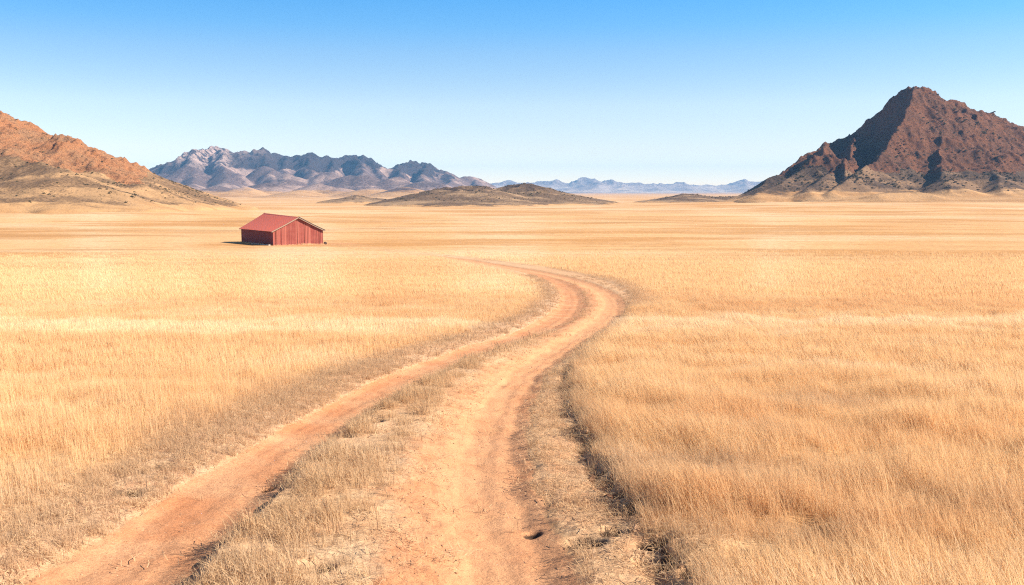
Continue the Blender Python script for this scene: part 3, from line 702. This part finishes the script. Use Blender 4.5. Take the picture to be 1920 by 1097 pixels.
def scatter(name, pts, scl, rot, tone, matt, idx, variants):
    coll = bpy.data.collections.new(name + '_kinds')
    for vv in variants: coll.objects.link(vv)
    me = bpy.data.meshes.new(name); me.vertices.add(len(pts)); me.vertices.foreach_set('co', pts.astype(np.float32).ravel())
    r = np.random.RandomState(5)
    for k, a in (('scl', scl), ('yaw', rot), ('tone', tone), ('matt', matt), ('rnd', r.rand(len(pts)))):
        q = me.attributes.new(k, 'FLOAT', 'POINT'); q.data.foreach_set('value', a.astype(np.float32))
    q = me.attributes.new('kind_index', 'INT', 'POINT'); q.data.foreach_set('value', idx.astype(np.int32))
    o = add_obj(name, me)
    g = bpy.data.node_groups.new(name + '_nodes', 'GeometryNodeTree')
    g.interface.new_socket('Geometry', in_out='INPUT', socket_type='NodeSocketGeometry'); g.interface.new_socket('Geometry', in_out='OUTPUT', socket_type='NodeSocketGeometry')
    N = g.nodes.new; L = g.links.new
    gi = N('NodeGroupInput'); go = N('NodeGroupOutput'); ci = N('GeometryNodeCollectionInfo'); ci.inputs[0].default_value = coll
    ci.inputs['Separate Children'].default_value = True; ci.inputs['Reset Children'].default_value = True
    m2p = N('GeometryNodeMeshToPoints'); ip = N('GeometryNodeInstanceOnPoints'); ip.inputs['Pick Instance'].default_value = True
    def na(nm, t='FLOAT'):
        q = N('GeometryNodeInputNamedAttribute'); q.data_type = t; q.inputs[0].default_value = nm; return q.outputs[0]
    cmb = N('ShaderNodeCombineXYZ'); L(na('yaw'), cmb.inputs[2])
    e2r = N('FunctionNodeEulerToRotation'); L(cmb.outputs[0], e2r.inputs[0])
    L(gi.outputs[0], m2p.inputs['Mesh']); L(m2p.outputs[0], ip.inputs['Points']); L(ci.outputs[0], ip.inputs['Instance'])
    L(na('kind_index', 'INT'), ip.inputs['Instance Index']); L(e2r.outputs[0], ip.inputs['Rotation']); L(na('scl'), ip.inputs['Scale'])
    L(ip.outputs[0], go.inputs[0])
    md = o.modifiers.new('scatter', 'NODES'); md.node_group = g
    o['kind'] = 'stuff'
    return o

RS = np.random.RandomState(21)
def cand(r0, r1, dens, half=34):
    if r1 <= 62: half = 62 if r1 < 45 else 46
    """random points in a wedge"""
    h = math.radians(half); n = int(h * (r1 * r1 - r0 * r0) * dens)
    r = np.sqrt(RS.rand(n) * (r1 * r1 - r0 * r0) + r0 * r0); t = (RS.rand(n) * 2 - 1) * h
    return r * np.sin(t), r * np.cos(t)

def tall():
    V = []
    for k in range(6): V.append(blade_mesh('a_tall_%d' % k, M_TALL, 14, .26, .52, .0034, (.54, .14)[k // 3], .19, .06, .5, 200 + k, 4, .5))
    for k in range(6): V.append(blade_mesh('b_mid_%d' % k, M_TALL, 14, 0.24, .46, .0062, (.50, .15)[k // 3], .16, .13, .4, 210 + k, 3, .6))
    for k in range(3): V.append(blade_mesh('c_far_%d' % k, M_TALL, 20, .20, .40, .014, .40, .2, .42, .3, 220 + k, 2, .7))
    X, Y, I = [], [], []
    for r0, r1, dn, base, cnt in ((3.0, 26, 85, 0, 3), (26, 62, 38, 6, 3), (62, 175, 5.2, 12, 3)):
        x, y = cand(r0, r1, dn); X.append(x); Y.append(y); I.append(base + RS.randint(0, cnt, len(x)))
    x = np.concatenate(X); y = np.concatenate(Y); i = np.concatenate(I)
    q = RS.rand(150) * 9.9; e = -0.25 - 0.5 * RS.rand(150); wx = g0[0] + v[0] * q + u[0] * e; wy = g0[1] + v[1] * q + u[1] * e
    q2 = RS.rand(170) * 19; e2 = -0.2 - 0.6 * RS.rand(170); wx2 = g0[0] + u[0] * q2 + v[0] * e2; wy2 = g0[1] + u[1] * q2 + v[1] * e2
    nw = len(wx) + len(wx2); x = np.concatenate([x, wx, wx2]); y = np.concatenate([y, wy, wy2]); i = np.concatenate([i, 6 + RS.randint(0, 6, nw)])
    f = fields(x, y); tone = tone_at(x, y)
    dens = np.where(f['db'] > 0.02, 1.0, 0.0) * (1 - 0.55 * f['matt'])
    left = f['dl'] < 0
    dens = np.where(left, 1 - 0.93 * np.clip(f['matt'] * 1.2, 0, 1), dens)
    dens = np.where(f['inner'] & (y < 120), 0, dens); dens = np.where(f['rut'] > 0.12, 0, dens)
    dens = np.where((y > 60) & (np.maximum(-f['dl'], 0) < 1.2) & (f['db'] < 0.4), 0, dens)
    dens *= 1 - np.clip(f['pit'], 0, 1) * 0.9
    dens *= 1 - sstep(60, 172, y + 14 * fbm(x / 22, y / 12, 3, 175))
    i = i + np.where((RS.rand(len(x)) < np.where(x < 0, 0.8, 0.1)) & (i < 12), 3, 0)
    # off the barn's floor
    bx, by = x - cx, y - cy
    keep = RS.rand(len(x)) < dens; keep[-nw:] = RS.rand(nw) < .8
    x, y, i, tone = x[keep], y[keep], i[keep], tone[keep]; f = {k: q[keep] for k, q in f.items()}
    z = ground_z(x, y, f['dz']) - 0.01
    hh = 0.72 + 0.5 * fbm(x / 2.2, y / 2.2, 3, 170)
    s = (hh + 0.2 * RS.rand(len(x))) * (1 - 0.45 * f['matt']) * np.where(f['dl'] < 0, 0.85, 1.05)
    s = s * np.where(RS.rand(len(x)) < 0.07, 1.35, 1.0)
    scatter('tall_grass', np.stack([x, y, z], 1), s, RS.normal(0, 0.55, len(x)), tone, f['matt'] * 0.8, i, V)
tall()

def short():
    V = []
    for k in range(4): V.append(blade_mesh('a_short_%d' % k, M_SHORT, 16, .06, .20, .003, .25, .55, .05, .8, 300 + k, 3))
    for k in range(2): V.append(blade_mesh('b_short_%d' % k, M_SHORT, 16, .07, .20, .008, .25, .5, .12, .6, 310 + k, 2))
    x1, y1 = cand(5.5, 28, 120, 33); x2, y2 = cand(28, 95, 16, 33)
    x = np.concatenate([x1, x2]); y = np.concatenate([y1, y2])
    i = np.concatenate([RS.randint(0, 4, len(x1)), 4 + RS.randint(0, 2, len(x2))])
    m = (np.abs(x) < 14) & (y < 100); x, y, i = x[m], y[m], i[m]
    f = fields(x, y); tone = tone_at(x, y)
    n = fbm(x * 1.1, y * 0.8, 3, 180)
    med = (1 - 0.65 * sstep(34, 44, y)) * f['inner'] * (1 - sstep(0.42, 0.72, f['med'] + 0.25 * n)) * 0.9 * sstep(-.35, .15, n + .1)
    vr = ((f['dr'] > 0) & (f['db'] < 0.1)) * 0.30 * sstep(-.2, .4, n + 0.1)
    vl = (f['dl'] < 0) * np.clip(f['matt'] * 1.2, 0, 1) * 0.75
    rb = (f['db'] >= 0.0) * (0.25 + np.clip(f['matt'], 0, 1) * 0.6)
    dens = np.maximum.reduce([med, vr, vl, rb]); dens = np.where(f['rut'] > 0.3, 0.004, dens) * (1 - 0.9 * np.clip(f['pit'], 0, 1))
    keep = RS.rand(len(x)) < dens
    x, y, i, tone, n = x[keep], y[keep], i[keep], tone[keep], n[keep]; f = {k: q[keep] for k, q in f.items()}
    z = ground_z(x, y, f['dz']) - 0.005
    tuft = f['inner'] & (n > 0.12)
    s = (0.65 + 0.6 * RS.rand(len(x))) * np.where(tuft, 1.5, 1.0)
    mt = np.where(f['inner'], 0.15 + 0.3 * RS.rand(len(x)), np.clip(f['matt'] * (0.5 + 0.5 * RS.rand(len(x))), 0, 1))
    scatter('short_grass', np.stack([x, y, z], 1), s, RS.normal(0, 1.0, len(x)), tone * .6 + .1, mt, i, V)
short()

def litter():
    V = [litter_mesh('straw_%d' % k, M_SHORT, 14, .13, .0025, .12, 400 + k) for k in range(4)]
    x, y = cand(5.5, 40, 30, 33); m = (np.abs(x) < 9); x, y = x[m], y[m]
    f = fields(x, y); n = fbm(x * 1.3, y, 3, 190)
    dens = np.maximum.reduce([f['inner'] * 0.55 * sstep(-.4, .3, n), ((f['dr'] > 0) & (f['db'] < 0.4)) * 0.9, (f['dl'] < 0) * f['matt'] * 0.7, (f['db'] > 0) * f['matt'] * .8])
    dens = np.where(f['rut'] > 0.4, 0.02, dens)
    keep = RS.rand(len(x)) < dens; x, y = x[keep], y[keep]; f = {k: q[keep] for k, q in f.items()}
    z = ground_z(x, y, f['dz'])
    scatter('straw_litter', np.stack([x, y, z], 1), 0.7 + 0.7 * RS.rand(len(x)), RS.normal(0, .7, len(x)), 0.1 + 0.5 * RS.rand(len(x)), RS.rand(len(x)) * .6, RS.randint(0, 4, len(x)), V)
litter()

def pebbles():
    m = NT('clod_and_pebble'); r_ = m.attr('rnd', 'INSTANCER')
    c = m.mix(r_, (0.17, 0.08, 0.045), (0.50, 0.30, 0.17)); M = m.out(m.bsdf(c, 0.95, None, 0.1)); V = []
    import bmesh
    for k in range(4):
        bm = bmesh.new(); bmesh.ops.create_icosphere(bm, subdivisions=1, radius=1); r = random.Random(600 + k)
        for q in bm.verts: q.co = Vector((q.co.x * r.uniform(.7, 1.3), q.co.y * r.uniform(.6, 1.1), q.co.z * r.uniform(.4, .8)))
        me = bpy.data.meshes.new('clod_%d' % k); bm.to_mesh(me); bm.free(); me.materials.append(M); V.append(bpy.data.objects.new('clod_%d' % k, me))
    x, y = cand(5.5, 45, 60, 33); k = np.abs(x) < 9; x, y = x[k], y[k]
    f = fields(x, y); n = fbm(x * 1.2, y * 1.8, 3, 220)
    d = np.maximum.reduce([f['rut'] * sstep(-.1, .5, n) * .8 + f['rut'] * .12, f['inner'] * .3, (np.abs(f['db'] + .06) < .22) * 1.0, f['matt'] * .2])
    kp = RS.rand(len(x)) < d * np.where(y > 22, .35, 1); x, y = x[kp], y[kp]; f = {a: b[kp] for a, b in f.items()}
    s_ = (0.006 + 0.016 * RS.rand(len(x)) ** 3) * np.where(np.abs(f['db'] + .06) < .22, 1 + 4.5 * RS.rand(len(x)) ** 2, 1) * np.where(y > 22, 1.6, 1)
    scatter('pebbles', np.stack([x, y, ground_z(x, y, f['dz']) + .003], 1), s_, RS.rand(len(x)) * 6, 0 * x, 0 * x, RS.randint(0, 4, len(x)), V)
pebbles()

# scrub on the hills
def mat_scrub():
    m = NT('dark_scrub'); r = m.attr('rnd', 'INSTANCER')
    c = m.mix(r, (0.075, 0.065, 0.035), (0.17, 0.125, 0.065))
    return m.out(m.bsdf(c, 0.9, None, 0.1))
M_SCRUB = mat_scrub()
def bush(name, seed):
    r = random.Random(seed); co, fa = [], []
    for _ in range(46):
        a = r.uniform(0, 6.283); e = r.uniform(0, 1.5); q = r.uniform(.45, 1)
        c = np.array([math.cos(a) * math.cos(e) * q, math.sin(a) * math.cos(e) * q, math.sin(e) * q * .75])
        t = np.array([r.gauss(0, 1), r.gauss(0, 1), r.gauss(0, 1)]); t /= np.linalg.norm(t); s = np.cross(t, [r.gauss(0, 1), r.gauss(0, 1), r.gauss(0, 1)]); s /= np.linalg.norm(s)
        b = len(co); k = r.uniform(.14, .3); co += [tuple(c - t * k), tuple(c + s * k), tuple(c + t * k), tuple(c - s * k)]; fa.append((b, b + 1, b + 2, b + 3))
    me = raw_mesh(name, np.array(co), np.array(fa), None, M_SCRUB, False); return bpy.data.objects.new(name, me)
def scrub():
    V = [bush('bush_%d' % k, 500 + k) for k in range(4)]; PT, SZ = [], []
    for key, n, smin, smax, feat in (('l', 4500, .3, .95, 26), ('r', 9000, .5, 1.9, 45), ('c', 2200, .4, 1.2, 30)):
        X, Y, Z, H, K = HILLS[key]; ny, nx = X.shape
        j = RS.randint(1, ny - 1, n * 9); i = RS.randint(1, nx - 1, n * 9)
        h = H[j, i]; k = K[j, i]; x = X[j, i]; y = Y[j, i]
        nn = fbm(x / feat, y / feat, 4, 210)
        p = sstep(*{'l': (2, 11), 'r': (6, 22), 'c': (2, 7)}[key], h) * (sstep(-.15, .35, nn) * .9 + .08) * (1 - .55 * k)
        kp = RS.rand(len(x)) < p
        x, y, z = x[kp][:n], y[kp][:n], Z[j, i][kp][:n]
        PT.append(np.stack([x + RS.rand(len(x)) * .8, y, z - .1], 1)); SZ.append(smin + (smax - smin) * RS.rand(len(x)) ** 2.5)
    P = np.concatenate(PT); S = np.concatenate(SZ); n = len(P)
    scatter('hill_scrub', P, S, RS.rand(n) * 6, np.zeros(n), np.zeros(n), RS.randint(0, 4, n), V)
scrub()

# ------------------------------------------------------------------ haze
def haze():
    co, fa = [], []
    R, z0, z1 = 12500, -13.5, 330
    prism(co, fa, [(-R, -R, z0), (R, -R, z0), (R, R, z0), (-R, R, z0)], z1 - z0, (0, 0, 1))
    m = NT('haze_air'); v_ = m.n('ShaderNodeVolumePrincipled', {'Color': (0.27, 0.60, 1.0, 1), 'Density': HAZE_DENSITY, 'Anisotropy': 0.0})
    m.n('ShaderNodeOutputMaterial', {'Volume': v_.outputs[0]})
    me = bpy.data.meshes.new('haze'); me.from_pydata(co, [], fa); me.update(); me.materials.append(m.m)
    o = add_obj('haze', me); o['kind'] = 'stuff'; o.display_type = 'BOUNDS'
haze()
